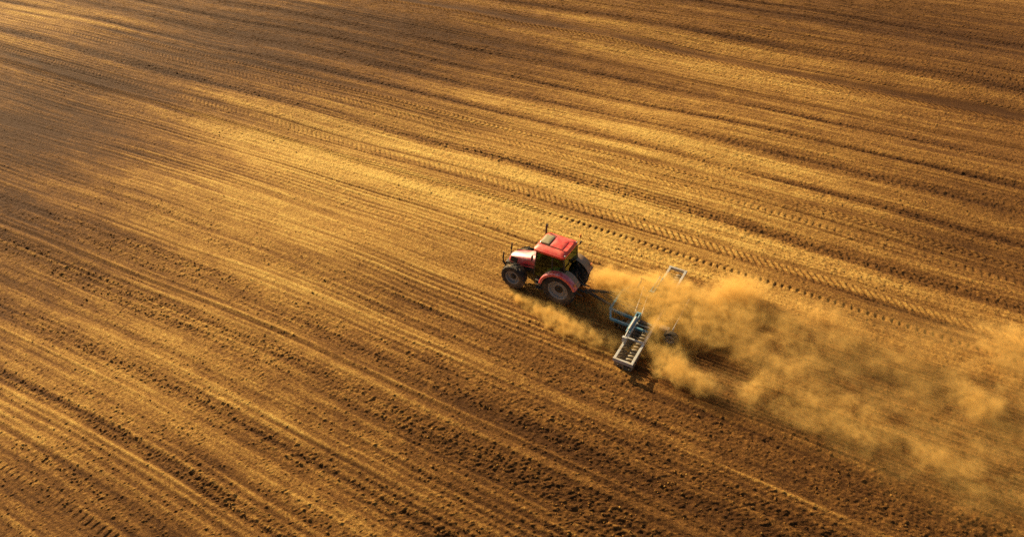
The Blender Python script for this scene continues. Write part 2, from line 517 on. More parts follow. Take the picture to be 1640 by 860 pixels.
# ------------------------------------------------------------------ modelling helpers
def bx(bm, cx, cy, cz, sx, sy, sz, bev=0.0, rot=None):
    mat = Matrix.Translation((cx, cy, cz))
    if rot is not None: mat = mat @ rot
    r = bmesh.ops.create_cube(bm, size=1.0, matrix=mat @ Matrix.Diagonal((sx, sy, sz, 1)))
    if bev > 0:
        es = list({e for v_ in r['verts'] for e in v_.link_edges})
        bmesh.ops.bevel(bm, geom=es, offset=bev, segments=2, affect='EDGES', profile=0.6)


def bar(bm, a, b, sx, sz, bev=0.0):
    """rectangular bar between two points"""
    a, b = Vector(a), Vector(b)
    d = b - a
    q = d.to_track_quat('Y', 'Z').to_matrix().to_4x4()
    bx(bm, *((a + b) / 2), sx, d.length, sz, bev, q)


def tube(bm, path, r, seg=10, cap=True):
    path = [Vector(p) for p in path]
    rings = []
    for i, p in enumerate(path):
        t = (path[min(i + 1, len(path) - 1)] - path[max(i - 1, 0)]).normalized()
        q = t.to_track_quat('Z', 'Y')
        rr = r[i] if isinstance(r, (list, tuple)) else r
        rings.append([bm.verts.new(p + q @ Vector((math.cos(2 * math.pi * k / seg) * rr, math.sin(2 * math.pi * k / seg) * rr, 0))) for k in range(seg)])
    for A, B in zip(rings, rings[1:]):
        for k in range(seg): bm.faces.new((A[k], A[(k + 1) % seg], B[(k + 1) % seg], B[k]))
    if cap:
        bm.faces.new(rings[0][::-1]); bm.faces.new(rings[-1])


def lathe(bm, prof, c, seg=40, axis='y', closed=False):
    """prof: (radius, offset along the axis)"""
    rings = []
    for (r, t) in prof:
        ring = []
        for k in range(seg):
            a = 2 * math.pi * k / seg
            ring.append(bm.verts.new((c[0] + math.cos(a) * r, c[1] + t, c[2] + math.sin(a) * r)))
        rings.append(ring)
    pr = list(zip(rings, rings[1:])) + ([(rings[-1], rings[0])] if closed else [])
    for A, B in pr:
        for k in range(seg): bm.faces.new((A[k], A[(k + 1) % seg], B[(k + 1) % seg], B[k]))
    if not closed:
        for g in (rings[0], rings[-1]):
            try: bm.faces.new(g)
            except ValueError: pass


def loft(bm, rings, cap=True):
    vs = [[bm.verts.new(p) for p in ring] for ring in rings]
    n = len(vs[0])
    for A, B in zip(vs, vs[1:]):
        for k in range(n): bm.faces.new((A[k], A[(k + 1) % n], B[(k + 1) % n], B[k]))
    if cap: bm.faces.new(vs[0][::-1]); bm.faces.new(vs[-1])


def plate(bm, pts, nrm, th):
    """flat polygon with a thickness"""
    nrm = Vector(nrm).normalized() * th
    a = [bm.verts.new(Vector(p)) for p in pts]; b = [bm.verts.new(Vector(p) + nrm) for p in pts]
    bm.faces.new(a[::-1]); bm.faces.new(b)
    for k in range(len(a)): bm.faces.new((a[k], a[(k + 1) % len(a)], b[(k + 1) % len(a)], b[k]))


def obj(name, bm, m, parent=None, smooth=False, loc=None):
    bmesh.ops.recalc_face_normals(bm, faces=bm.faces)
    me = bpy.data.meshes.new(name)
    bm.to_mesh(me); bm.free()
    me.materials.append(m if not isinstance(m, str) else M[m])
    if smooth:
        me.polygons.foreach_set('use_smooth', [True] * len(me.polygons))
        me.set_sharp_from_angle(angle=R(35))
    o = bpy.data.objects.new(name, me)
    col.objects.link(o)
    if parent: o.parent = parent
    if loc is not None: o.location = loc
    return o


def thing(name, label, cat, loc, rz=0.0):
    o = bpy.data.objects.new(name, None)
    o.empty_display_size = .3
    col.objects.link(o)
    o.location = loc; o.rotation_euler = (0, 0, rz)
    o['label'] = label; o['category'] = cat
    return o


def rrect(x0, x1, y0, y1, z, r, n=5, bulge=0.0):
    """rounded rectangle ring, counter clockwise, z may be a function of x, y"""
    pts = []
    for (cx, cy, a0) in ((x1 - r, y1 - r, 0), (x0 + r, y1 - r, 90), (x0 + r, y0 + r, 180), (x1 - r, y0 + r, 270)):
        for k in range(n + 1):
            a = R(a0 + 90 * k / n)
            x, y = cx + r * math.cos(a), cy + r * math.sin(a)
            pts.append((x, y, z(x, y) if callable(z) else z))
    return pts


# ------------------------------------------------------------------ tractor (local: +x forward, +y left)
def make_wheel(parent, name, c, rad, wid, rimr, side, lugs):
    """hub with tyre and rim as its children; side=+1 when the outer face looks to +y"""
    bm = bmesh.new()
    o_ = side * wid / 2
    lathe(bm, [(.085, o_ * -.2), (.085, o_ * .37), (rimr * .42, o_ * .375), (rimr * .42, o_ * .40), (.085, o_ * .42), (.085, o_ * .55), (.06, o_ * .62)], (0, 0, 0), 16)
    hub = obj(name, bm, 'black', parent, True, c)
    bm = bmesh.new()
    hw = wid / 2
    prof = [(rimr, -hw * .80), (rimr + .03, -hw * .92), (rimr + (rad - rimr) * .45, -hw * 1.0), (rad - .085, -hw * .97), (rad - .05, -hw * .86),
            (rad - .035, -hw * .4), (rad - .03, 0), (rad - .035, hw * .4), (rad - .05, hw * .86), (rad - .085, hw * .97),
            (rimr + (rad - rimr) * .45, hw * 1.0), (rimr + .03, hw * .92), (rimr, hw * .80), (rimr - .02, hw * .5), (rimr - .02, -hw * .5)]
    lathe(bm, prof, (0, 0, 0), 48, closed=True)
    for k in range(lugs):                                     # slanting tread bars, left and right half staggered
        for s in (-1, 1):
            a0 = 2 * math.pi * (k + (.5 if s > 0 else 0)) / lugs
            segs = []
            for t in (0.0, .5, 1.0):
                a = a0 + t * .30 * (.75 / rad)
                yy = s * hw * (.02 + .96 * t)
                rr = rad - .03 - .035 * t ** 3
                segs.append((a, yy, rr))
            for (aA, yA, rA), (aB, yB, rB) in zip(segs, segs[1:]):
                pts = []
                for (a, yy, rr) in ((aA, yA, rA), (aB, yB, rB)):
                    for (da, dr) in ((-.028, -.02), (.028, -.02), (.020, .04), (-.020, .04)):
                        aa = a + da * (.8 / rad)
                        pts.append(bm.verts.new((math.cos(aa) * (rr + dr), yy, math.sin(aa) * (rr + dr))))
                for q in ((0, 1, 5, 4), (1, 2, 6, 5), (2, 3, 7, 6), (3, 0, 4, 7), (0, 3, 2, 1), (4, 5, 6, 7)):
                    bm.faces.new([pts[j] for j in q])
    obj('tyre', bm, 'rubber', hub, True)
    bm = bmesh.new()
    e = side * hw
    prof = [(rimr + .012, e * .86), (rimr - .015, e * .88), (rimr - .03, e * .78), (rimr * .90, e * .70), (rimr * .86, e * .30), (rimr * .78, e * .22),
            (rimr * .70, e * .22), (rimr * .66, e * .34), (rimr * .55, e * .36), (rimr * .50, e * .28), (rimr * .30, e * .26), (rimr * .26, e * .36),
            (.10, e * .38), (.10, -e * .1), (rimr * .8, -e * .2), (rimr * .88, -e * .7), (rimr + .012, -e * .82)]
    lathe(bm, prof, (0, 0, 0), 48, closed=True)
    obj('rim', bm, 'rim', hub, True)
    return hub


TR = thing('tractor', 'red farm tractor with dark glass cab pulling a harrow over the field', 'tractor', (-9.72, 22.3, 0), math.pi)

# chassis, engine and axles
bm = bmesh.new()
bx(bm, .55, 0, .80, 1.7, .46, .46, .05)
bx(bm, -.12, 0, .82, .55, .62, .56, .06)
bx(bm, .0, .36, .81, .28, .50, .26, .05); bx(bm, .0, -.36, .81, .28, .50, .26, .05)
bx(bm, .75, .36, .72, .7, .28, .34, .06); bx(bm, .75, -.36, .72, .7, .28, .34, .06)     # fuel tanks
obj('gearbox', bm, 'engine', TR, True)
bm = bmesh.new()
bx(bm, 1.85, 0, .92, 1.2, .44, .52, .04)
for s in (-1, 1):
    bx(bm, 1.62, s * .26, 1.02, .34, .12, .22, .03)
    bx(bm, 2.15, s * .25, 1.0, .22, .10, .26, .03)
    tube(bm, [(1.35, s * .27, .95), (1.7, s * .30, .9), (2.2, s * .27, .86)], .03, 8)
bx(bm, 2.62, 0, .78, .36, .36, .32, .04)
obj('engine_block', bm, 'engine', TR, True)
bm = bmesh.new()
bx(bm, 2.33, 0, .60, .20, 1.05, .16, .04)
bx(bm, 2.33, 0, .62, .34, .30, .28, .06)
for s in (-1, 1): bx(bm, 2.33, s * .50, .6, .22, .12, .26, .04)
tube(bm, [(2.16, .5, .58), (2.16, -.5, .58)], .025, 8)
obj('front_axle', bm, 'engine', TR, True)

for s in (1, -1):
    make_wheel(TR, 'rear_wheel', (0, s * .70, .80), .81, .46, .475, s, 20)
    make_wheel(TR, 'front_wheel', (2.33, s * .70, .62), .63, .46, .345, s, 17)

# hood: lofted body with a rounded top and a blunt nose
rings = []
for (x, hw, zb, zt) in ((1.28, .37, 1.16, 1.76), (1.6, .365, 1.12, 1.69), (2.0, .355, 1.03, 1.59), (2.35, .335, .99, 1.50), (2.6, .31, .97, 1.42),
                        (2.76, .285, .98, 1.34), (2.84, .25, 1.01, 1.27), (2.87, .21, 1.06, 1.20)):
    ring = [(x, -hw, zb), (x, hw, zb)]
    for q in (1.0, .985, .94, .85, .7, .5, .25, 0, -.25, -.5, -.7, -.85, -.94, -.985, -1.0):
        z = zt - .10 * q * q - (.10 * max(0, (abs(q) - .8) / .2) ** 2.2)
        ring.append((x, hw * q, max(z, zb + .04)))
    rings.append(ring)
bm = bmesh.new(); loft(bm, rings)
hood = obj('hood', bm, 'hood_red', TR, True)
for s in (1, -1):
    bm = bmesh.new()
    plate(bm, [(2.40, s * .334, 1.06), (2.765, s * .292, 1.08), (2.72, s * .300, 1.36), (2.34, s * .340, 1.38)], (0, s, 0), .012)
    g = obj('side_grille', bm, 'black', hood)
    bm = bmesh.new()
    for z in (1.16, 1.22, 1.28): bar(bm, (2.42, s * .347, z), (2.68, s * .316, z), .01, .014)
    obj('slat', bm, 'dark_steel', g)
    bm = bmesh.new()                                         # chrome-like moulding between bonnet top and flank
    tube(bm, [(1.32, s * .366, 1.46), (1.7, s * .360, 1.47), (2.1, s * .350, 1.45), (2.5, s * .325, 1.40), (2.72, s * .295, 1.35)], .010, 6)
    obj('trim_strip', bm, 'black', hood)
    bm = bmesh.new()
    plate(bm, [(1.34, s * .362, 1.20), (2.05, s * .347, 1.12), (2.0, s * .349, 1.20), (1.34, s * .363, 1.28)], (0, s, 0), .008)
    obj('louvre', bm, 'black', hood)
    bm = bmesh.new()
    bx(bm, 2.86, s * .15, 1.14, .06, .10, .08, .02)
    obj('headlight', bm, 'lamp', hood, True)
bm = bmesh.new(); bx(bm, 2.86, 0, 1.16, .05, .34, .20, .02)
obj('front_grille', bm, 'black', hood)
bm = bmesh.new(); bx(bm, 2.92, 0, .78, .22, .60, .30, .05); bx(bm, 3.0, 0, .70, .12, .36, .18, .03)
obj('front_weight', bm, 'black', TR, True)
for s in (1, -1):                                            # raised arms of the front linkage
    bm = bmesh.new()
    tube(bm, [(2.75, s * .34, .74), (2.98, s * .36, .78), (3.10, s * .38, .95), (3.10, s * .39, 1.16), (3.06, s * .39, 1.44)], [.05, .055, .05, .04, .035], 8)
    bx(bm, 3.06, s * .39, 1.47, .05, .05, .10, .01)
    obj('linkage_arm', bm, 'black', TR, True)

# cab
cab = None
X0, X1, YB, YT, Z0, Z1 = -.22, 1.24, .70, .66, 1.00, 2.44
bm = bmesh.new()
bx(bm, .52, 0, 1.0, 1.42, 1.30, .10, .03)
bx(bm, -.10, 0, 1.22, .16, 1.08, .46, .03)
cab = obj('cab_floor', bm, 'cab_dark', TR)
for s in (1, -1):
    for (a, b) in (((X1 + .10, s * .62, 1.0), (X1 - .04, s * YT, Z1)), ((.42, s * (YB + .01), 1.06), (.42, s * (YT + .01), Z1)), ((X0, s * .66, 1.30), (X0 + .12, s * YT, Z1))):
        bm = bmesh.new(); bar(bm, a, b, .065, .065, .012)
        obj('pillar', bm, 'black', TR)
    bm = bmesh.new()
    plate(bm, [(X1 + .06, s * .655, 1.06), (.46, s * .70, 1.06), (.46, s * .665, Z1), (X1 - .04, s * .655, Z1)], (0, s, 0), .012)
    d = obj('door_window', bm, 'glass', TR)
    bm = bmesh.new(); bar(bm, (.56, s * .725, 1.42), (.56, s * .715, 1.58), .03, .03, .006)
    obj('handle', bm, 'black', d)
    bm = bmesh.new()
    plate(bm, [(.38, s * .69, 1.50), (X0 + .04, s * .665, 1.50), (X0 + .13, s * .655, Z1), (.38, s * .66, Z1)], (0, s, 0), .012)
    obj('side_window', bm, 'glass', TR)
    bm = bmesh.new()
    plate(bm, [(.38, s * .69, 1.04), (X0, s * .655, 1.04), (X0, s * .655, 1.47), (.38, s * .69, 1.47)], (0, s, 0), .02)
    obj('cab_panel', bm, 'black', TR)
bm = bmesh.new()
plate(bm, [(X1 + .10, .60, 1.20), (X1 + .10, -.60, 1.20), (X1 - .03, -.63, Z1), (X1 - .03, .63, Z1)], (1, 0, .1), .012)
obj('windscreen', bm, 'glass', TR)
bm = bmesh.new()
plate(bm, [(X0 - .02, .62, 1.42), (X0 - .02, -.62, 1.42), (X0 + .10, -.63, Z1), (X0 + .10, .63, Z1)], (-1, 0, .1), .012)
obj('rear_window', bm, 'glass', TR)
bm = bmesh.new()
bx(bm, .28, 0, 1.36, .48, .48, .14, .04); bx(bm, .06, 0, 1.72, .14, .46, .66, .05); bx(bm, .28, 0, 1.16, .3, .3, .26, .03)
obj('seat', bm, 'seat', TR, True)
bm = bmesh.new()
bx(bm, 1.12, 0, 1.36, .22, .56, .46, .05); tube(bm, [(1.02, 0, 1.5), (.86, 0, 1.66)], .03, 8)
dash = obj('dashboard', bm, 'cab_dark', TR)
bm = bmesh.new()
q = Matrix.Translation((.85, 0, 1.67)) @ Matrix.Rotation(R(-38), 4, 'Y')
for k in range(24):
    for (aa, bb) in ((k, k + 1),):
        pa = q @ Vector((math.cos(aa / 24 * 6.2832) * .2, math.sin(aa / 24 * 6.2832) * .2, 0)); pb = q @ Vector((math.cos(bb / 24 * 6.2832) * .2, math.sin(bb / 24 * 6.2832) * .2, 0))
        tube(bm, [pa, pb], .016, 6, False)
for k in range(3):
    a = k * 2.0944
    tube(bm, [q @ Vector((0, 0, 0)), q @ Vector((math.cos(a) * .2, math.sin(a) * .2, 0))], .012, 6)
obj('steering_wheel', bm, 'black', TR)

# roof with its sunk panels
zr = lambda x, y: 2.70 - .035 * ((x - .62) / .7) ** 2 - .055 * (y / .72) ** 2
bm = bmesh.new()
loft(bm, [rrect(-.10, 1.30, -.70, .70, 2.40, .14), rrect(-.16, 1.37, -.74, .74, 2.45, .16), rrect(-.15, 1.37, -.74, .74, 2.54, .16),
          rrect(-.11, 1.33, -.70, .70, lambda x, y: zr(x, y) - .06, .16), rrect(-.05, 1.26, -.63, .63, lambda x, y: zr(x, y) - .012, .15),
          rrect(.10, 1.10, -.45, .45, zr, .12), rrect(.4, .8, -.2, .2, zr, .08)])
roof = obj('roof', bm, 'roof_red', TR, True)
zz = lambda d: (lambda x, y: zr(x, y) + d)
bm = bmesh.new()
loft(bm, [rrect(.78, 1.24, -.33, .33, zz(-.03), .05), rrect(.78, 1.24, -.33, .33, zz(.055), .05), rrect(.80, 1.22, -.31, .31, zz(.07), .05), rrect(.95, 1.1, -.1, .1, zz(.074), .03)])
obj('roof_hatch', bm, 'hatch', roof, True)
bm = bmesh.new()
loft(bm, [rrect(.13, .74, -.36, .36, zz(-.03), .06), rrect(.13, .74, -.36, .36, zz(.016), .06), rrect(.15, .72, -.34, .34, zz(.026), .06), rrect(.35, .55, -.1, .1, zz(.028), .03)])
obj('roof_panel', bm, 'roof_red', roof, True)
for s in (1, -1):                                            # dark grooves beside the panels
    bm = bmesh.new()
    for (xa, xb) in ((.02, .4), (.4, .8), (.8, 1.27)):
        bar(bm, (xa, s * .385, zr(xa, .385) + .001), (xb, s * .385, zr(xb, .385) + .001), .022, .012)
    obj('groove', bm, 'black', roof)
    bm = bmesh.new(); bx(bm, -.12, s * .60, 2.57, .07, .07, .06, .02)
    obj('rear_lamp', bm, 'lamp', roof, True)
    bm = bmesh.new(); bx(bm, 1.36, s * .56, 2.50, .05, .13, .06, .02)
    obj('work_lamp', bm, 'lamp', roof, True)
bm = bmesh.new()
loft(bm, [rrect(-.125, .07, -.40, .40, zz(-.05), .05), rrect(-.115, .07, -.40, .40, zz(-.022), .05), rrect(-.09, .06, -.36, .36, zz(.012), .05)])
obj('roof_vent', bm, 'roof_red', roof, True)
# stalk with beacon and mirror at the right rear corner
bm = bmesh.new()
tube(bm, [(-.14, -.70, 2.30), (-.22, -.76, 2.45), (-.22, -.76, 2.80)], .018, 8)
st = obj('beacon_stalk', bm, 'black', TR, True)
bm = bmesh.new(); lathe(bm, [(.05, 0), (.05, .1), (.03, .13)], (0, 0, 0), 14)
b_ = obj('beacon', bm, 'orange', st, True, (-.22, -.76, 2.80)); b_.rotation_euler = (R(90), 0, 0)
bm = bmesh.new(); bx(bm, -.24, -.80, 2.48, .05, .16, .12, .02)
obj('lamp', bm, 'black', st, True)
for s in (1, -1):                                            # mirrors on the front pillars
    bm = bmesh.new()
    tube(bm, [(1.27, s * .66, 2.2), (1.34, s * .82, 2.22)], .012, 6)
    bx(bm, 1.35, s * .84, 2.10, .04, .14, .26, .012)
    obj('mirror', bm, 'black', TR, True)
bm = bmesh.new()
tube(bm, [(1.40, -.45, 1.2), (1.42, -.64, 1.45), (1.42, -.64, 2.62), (1.42, -.64, 2.86), (1.38, -.64, 3.0)], [.05, .05, .05, .055, .055], 12)
obj('exhaust_pipe', bm, 'black', TR, True)
# rear fenders: red arched band, dusty inner shelf
for s in (1, -1):
    bm = bmesh.new()
    inner, outer = [], []
    n = 20
    for k in range(n + 1):
        a = R(8 + 150 * k / n)
        rr = .95
        inner.append((math.cos(a) * rr, math.sin(a) * rr))
    sec = ((.80, .0), (.955, .0), (.975, -.025), (.975, -.10), (.955, -.10))
    rings = []
    for (cx_, cz_) in inner:
        l = math.hypot(cx_, cz_)
        ring = []
        for (yy, dr) in ((.68, 0), (.945, .004), (.985, -.03), (.99, -.14), (.965, -.14), (.955, -.035), (.68, -.022)):
            ring.append((cx_ * (l + dr) / l, s * yy, .80 + cz_ * (l + dr) / l))
        rings.append(ring)
    loft(bm, rings)
    fe = obj('fender', bm, 'hood_red' if s > 0 else 'dusty_fender', TR, True)
    bm = bmesh.new()
    rings = []
    for (cx_, cz_) in inner:
        l = math.hypot(cx_, cz_)
        ring = [(cx_ * (l + dr) / l, s * yy, .80 + cz_ * (l + dr) / l) for (yy, dr) in ((.44, .012), (.72, .012), (.72, -.01), (.44, -.01))]
        rings.append(ring)
    loft(bm, rings)
    obj('fender_shelf', bm, 'dusty_fender', fe, True)
    bm = bmesh.new(); bx(bm, -.80, s * .86, 1.40, .06, .14, .10, .02)
    obj('tail_light', bm, 'orange', fe, True)
    # steps below the doors
    bm = bmesh.new()
    for z in (.45, .68, .90): bx(bm, 1.02, s * .72, z, .34, .20, .03, .006)
    for x in (.86, 1.18): bar(bm, (x, s * .70, .43), (x, s * .68, 1.05), .03, .03)
    obj('step', bm, 'dark_steel', TR)
# rear hitch
bm = bmesh.new()
for s in (1, -1):
    tube(bm, [(-.25, s * .30, .62), (-1.0, s * .40, .52)], .035, 8)
    tube(bm, [(-.30, s * .30, 1.12), (-.72, s * .37, .60)], .022, 8)
tube(bm, [(-.35, 0, 1.02), (-.95, 0, .80)], .03, 8)
bx(bm, -.75, 0, .46, .7, .10, .06, .01)
obj('rear_hitch', bm, 'dark_steel', TR, True)

# ------------------------------------------------------------------ trailed disc harrow (local: +x backwards, +y away from the camera)
HR = thing('disc_harrow', 'grey and blue trailed disc harrow half hidden in yellow dust', 'harrow', (-5.6, 22.4, 0))
YN, YF = -3.38, 3.44
bm = bmesh.new()
for (x, z) in ((-.36, .54), (.38, .54)):
    bx(bm, x, (YN + YF) / 2, z, .105, YF - YN, .09, .012)
for y in (YN, YF): bx(bm, .01, y, .52, .86, .09, .16, .012)
for y in (-2.02, 2.02, -1.0, 1.0): bx(bm, .01, y, .555, .64, .07, .075, .01)
frame = obj('frame', bm, 'grey', HR)
bm = bmesh.new()
for s in (1, -1):
    bar(bm, (-1.68, s * .69, .55), (.30, s * .84, .55), .10, .12, .012)
    bar(bm, (-1.45, s * 1.24, .52), (.30, s * 1.26, .52), .09, .11, .012)
bar(bm, (-1.68, -.74, .56), (-1.68, .74, .56), .10, .12, .012)
for s in (1, -1): bar(bm, (-1.66, s * .70, .55), (-1.43, s * 1.26, .53), .08, .10, .01)
obj('center_frame', bm, 'blue', HR)
for s in (1, -1):
    bm = bmesh.new()
    for dx in (-.07, .07): bar(bm, (-.36 + dx, s * .80, .92), (-.36 + dx, s * 2.05, .88), .05, .13, .01)
    bx(bm, -.36, s * .80, .80, .22, .10, .40, .012)
    beam = obj('lift_beam', bm, 'blue', HR)
    if s > 0: continue
    bm = bmesh.new()
    tube(bm, [(-.36, s * 1.1, .98), (-.36, s * 1.95, .96)], .05, 12)
    tube(bm, [(-.36, s * 1.95, .96), (-.36, s * 2.36, .86)], .028, 10)
    bx(bm, -.36, s * 2.36, .76, .20, .12, .26, .015)
    obj('hydraulic_cylinder', bm, 'grey', beam, True)
bm = bmesh.new()
tube(bm, [(-.57, -.66, .78), (-.70, .22, .80), (-.85, 1.1, .84)], .022, 8)
obj('hydraulic_pipe', bm, 'grey', HR, True)
bm = bmesh.new()
tube(bm, [(-.26, -.72, .78), (-.38, -.02, .80), (-.5, .8, .84)], .022, 8)
obj('hydraulic_pipe', bm, 'grey', HR, True)
bm = bmesh.new()                                             # tower over the drawbar
bar(bm, (-1.1, .35, .6), (-1.08, 1.52, .9), .07, .07, .01); bar(bm, (-1.08, 1.52, .9), (-.4, 1.7, .66), .06, .06, .01)
bx(bm, -1.08, 1.5, .93, .16, .08, .07, .02)
obj('bracket', bm, 'dark_steel', HR)
bm = bmesh.new()                                             # dark plates and hoses between the middle beams
bx(bm, -1.0, 0, .50, .16, 1.3, .14, .02); bx(bm, -.55, 0, .50, 1.0, .40, .16, .03)
obj('center_beam', bm, 'dark_steel', HR, True)
for s in (1, -1):
    bm = bmesh.new(); bx(bm, -.62, s * 1.04, .47, .30, .36, .05, .01)
    obj('mounting_plate', bm, 'dark_steel', HR)
    bm = bmesh.new(); bx(bm, -.10, s * .95, .66, .34, .16, .14, .02)
    obj('valve_block', bm, 'dark_steel', HR)
for y in (-.16, -.05, .08):
    bm = bmesh.new()
    tube(bm, [(-3.0, y * .5, .62), (-2.3, y, .70), (-1.6, y * 1.6, .66), (-1.0, y * 2.4 - .1, .72), (-.5, y * 3 - .3, .86)], .016, 6)
    obj('hydraulic_hose', bm, 'black', HR, True)
# disc gangs
bm = bmesh.new()
lathe(bm, [(.05, -.02), (.215, .018), (.225, .030), (.215, .034), (.05, .005)], (0, 0, 0), 20, closed=True)
d0 = obj('disc', bm, 'steel', HR, True, (-.20, -3.22, .17))
bm = bmesh.new()
lathe(bm, [(.15, -.055), (.235, -.05), (.255, -.012), (.255, .012), (.235, .05), (.15, .055)], (0, 0, 0), 22, closed=True)
r0 = obj('packer_ring', bm, 'steel', HR, True, (.17, -3.20, .20))
ncopy = 33
for k in range(1, ncopy):
    c = d0.copy(); col.objects.link(c); c.parent = HR; c.location = (-.20, -3.22 + k * .2, .17); c.rotation_euler = (0, random.uniform(0, 6), R(5))
    c = r0.copy(); col.objects.link(c); c.parent = HR; c.location = (.17, -3.20 + k * .2, .20); c.rotation_euler = (0, random.uniform(0, 6), random.uniform(-.03, .03))
for s in (-1, 1):
    for (x, y) in ((-1.22, .92), (-.98, 1.04), (-.96, .90), (-.80, 1.06)):
        c = d0.copy(); col.objects.link(c); c.parent = HR; c.location = (x, s * y, .20); c.rotation_euler = (0, 0, R(90 + 16 * s))
bm = bmesh.new()
tube(bm, [(-.20, -3.30, .17), (-.20, 3.36, .17)], .035, 10)
for y in (-2.6, -1.6, -.5, .5, 1.6, 2.6): bar(bm, (-.20, y, .17), (-.34, y, .56), .05, .03)
obj('gang_shaft', bm, 'dark_steel', HR)
bm = bmesh.new()
tube(bm, [(.17, -3.30, .20), (.17, 3.36, .20)], .06, 10)
for y in (-2.9, -1.5, 1.5, 2.9): bar(bm, (.17, y, .20), (.36, y, .56), .05, .03)
obj('packer_shaft', bm, 'dark_steel', HR)
# transport wheels
for y, s in ((-.94, -1), (1.36, 1)):
    bm = bmesh.new()
    bar(bm, (.42, y - s * .22, .60), (1.18, y - s * .20, .36), .10, .12, .02)
    bx(bm, .80, y - s * .22, .56, .46, .24, .16, .05)
    obj('wheel_arm', bm, 'grey', HR, True)
    bm = bmesh.new()
    lathe(bm, [(.05, -.16), (.05, .12)], (0, 0, 0), 12)
    hb = obj('wheel', bm, 'dark_steel', HR, True, (1.20, y, .35))
    bm = bmesh.new()
    lathe(bm, [(.19, -.10), (.25, -.115), (.32, -.11), (.345, -.07), (.35, 0), (.345, .07), (.32, .11), (.25, .115), (.19, .10)], (0, 0, 0), 32, closed=True)
    obj('tyre', bm, 'rubber', hb, True)
    bm = bmesh.new()
    lathe(bm, [(.20, s * .108), (.185, s * .115), (.17, s * .05), (.12, s * .03), (.05, s * .05), (.05, -s * .03), (.20, -s * .10)], (0, 0, 0), 28, closed=True)
    obj('rim', bm, 'rim', hb, True)
bm = bmesh.new()
tube(bm, [(1.20, -.90, .80), (1.20, 1.30, .80)], .022, 8)
for y in (-.72, 1.14): bar(bm, (1.20, y, .36), (1.20, y, .80), .04, .04)
obj('axle_bar', bm, 'grey', HR)
# drawbar to the tractor
bm = bmesh.new()
for s in (1, -1): bar(bm, (-1.66, s * .50, .56), (-3.05, s * .06, .50), .09, .11, .012)
bx(bm, -3.10, 0, .50, .24, .12, .08, .02)
obj('drawbar', bm, 'dark_steel', HR)


# ------------------------------------------------------------------ dust raised by the wheels and the harrow
def dust_mat(name, elements):
    m, nt, out = new_mat(name)
    n = N(nt)
    pos = n.add('ShaderNodeTexCoord').outputs['Object']
    dens = elements(n, pos)
    pv = n.add('ShaderNodeVolumePrincipled', {'Color': (0.98, 0.655, 0.21, 1), 'Density': dens, 'Anisotropy': 0.1})
    nt.links.new(pv.outputs[0], out.inputs['Volume'])
    return m


def puff(n, x, y, z, c, r, gain):
    a = n.m('MULTIPLY', n.m('SUBTRACT', x, c[0]), 1 / r[0]); b = n.m('MULTIPLY', n.m('SUBTRACT', y, c[1]), 1 / r[1])
    d = n.m('ADD', n.m('MULTIPLY', a, a), n.m('MULTIPLY', b, b))
    if z is not None:
        e = n.m('MULTIPLY', n.m('SUBTRACT', z, c[2]), 1 / r[2])
        d = n.m('ADD', d, n.m('MULTIPLY', e, e))
    return n.ss(d, 1.0, 0.0, 0.0, gain)


def plume(n, pos):
    warp = n.add('ShaderNodeTexNoise', {'Vector': pos, 'Scale': .7, 'Detail': 3.0, 'Roughness': .6})
    off = n.add('ShaderNodeVectorMath', {0: warp.outputs['Color'], 1: (.5, .5, .5)}, operation='SUBTRACT').outputs[0]
    off = n.add('ShaderNodeVectorMath', {0: off, 'Scale': 1.7}, operation='SCALE').outputs[0]
    wp = n.add('ShaderNodeVectorMath', {0: pos, 1: off}, operation='ADD').outputs[0]
    sx = n.add('ShaderNodeSeparateXYZ', {0: wp}); x, y = sx.outputs[0], sx.outputs[1]
    z = n.add('ShaderNodeSeparateXYZ', {0: pos}).outputs[2]
    # outline: narrow behind the tractor, widening with distance
    yn = n.m('ADD', n.lin(x, -9.0, -3.5, 22.1, 18.9), n.lin(x, -1.0, 6.0, 0.0, -1.1))
    yf = n.lin(x, -9.0, 8.0, 24.6, 29.2)
    env = n.m('MULTIPLY', n.ss(n.m('SUBTRACT', y, yn), -.6, 1.8), n.ss(n.m('SUBTRACT', yf, y), -.4, 1.6))
    env = n.m('MULTIPLY', env, n.ss(x, -9.6, -7.8))
    level = n.m('ADD', n.ss(x, -4.8, -1.6, 1.35, .38), n.ss(x, -1.5, 4, 0, -.13))
    top = n.lin(x, -9, -2, 1.5, 1.8)
    zf = n.ss(n.m('DIVIDE', z, top), 1.0, .1)
    g = n.m('MULTIPLY', env, level)
    for (c, r, a) in PUFFS:
        g = n.m('ADD', g, puff(n, x, y, z, c, r, a))
    g = n.m('MULTIPLY', g, zf)
    st_ = n.add('ShaderNodeMapping', {'Vector': wp, 'Scale': (.72, 1.15, 1.0)}).outputs[0]
    gap = puff(n, x, y, None, (-2.5, 20.9, 0), (2.4, 1.1, 1), 1.0)
    t = n.noise(st_, .95, 7, .70)
    hole = n.noise(pos, 2.4, 5, .66, .6)
    e = n.m('ADD', g, n.m('MULTIPLY', n.m('SUBTRACT', t, .5), 1.85))
    d = n.m('MULTIPLY', n.ss(e, .14, 1.38), n.ss(g, .02, .35))
    d = n.m('MULTIPLY', d, n.ss(hole, .38, .64, .22, 1.7))
    veil = n.m('MULTIPLY', n.m('MULTIPLY', env, n.ss(x, -5.5, -1.0)), n.m('MULTIPLY', n.ss(z, 1.5, .1), n.ss(t, .36, .68, .005, .085)))
    d = n.m('ADD', d, n.m('MULTIPLY', veil, n.ss(gap, 1.0, .2)))
    return n.m('MULTIPLY', d, 2.9)


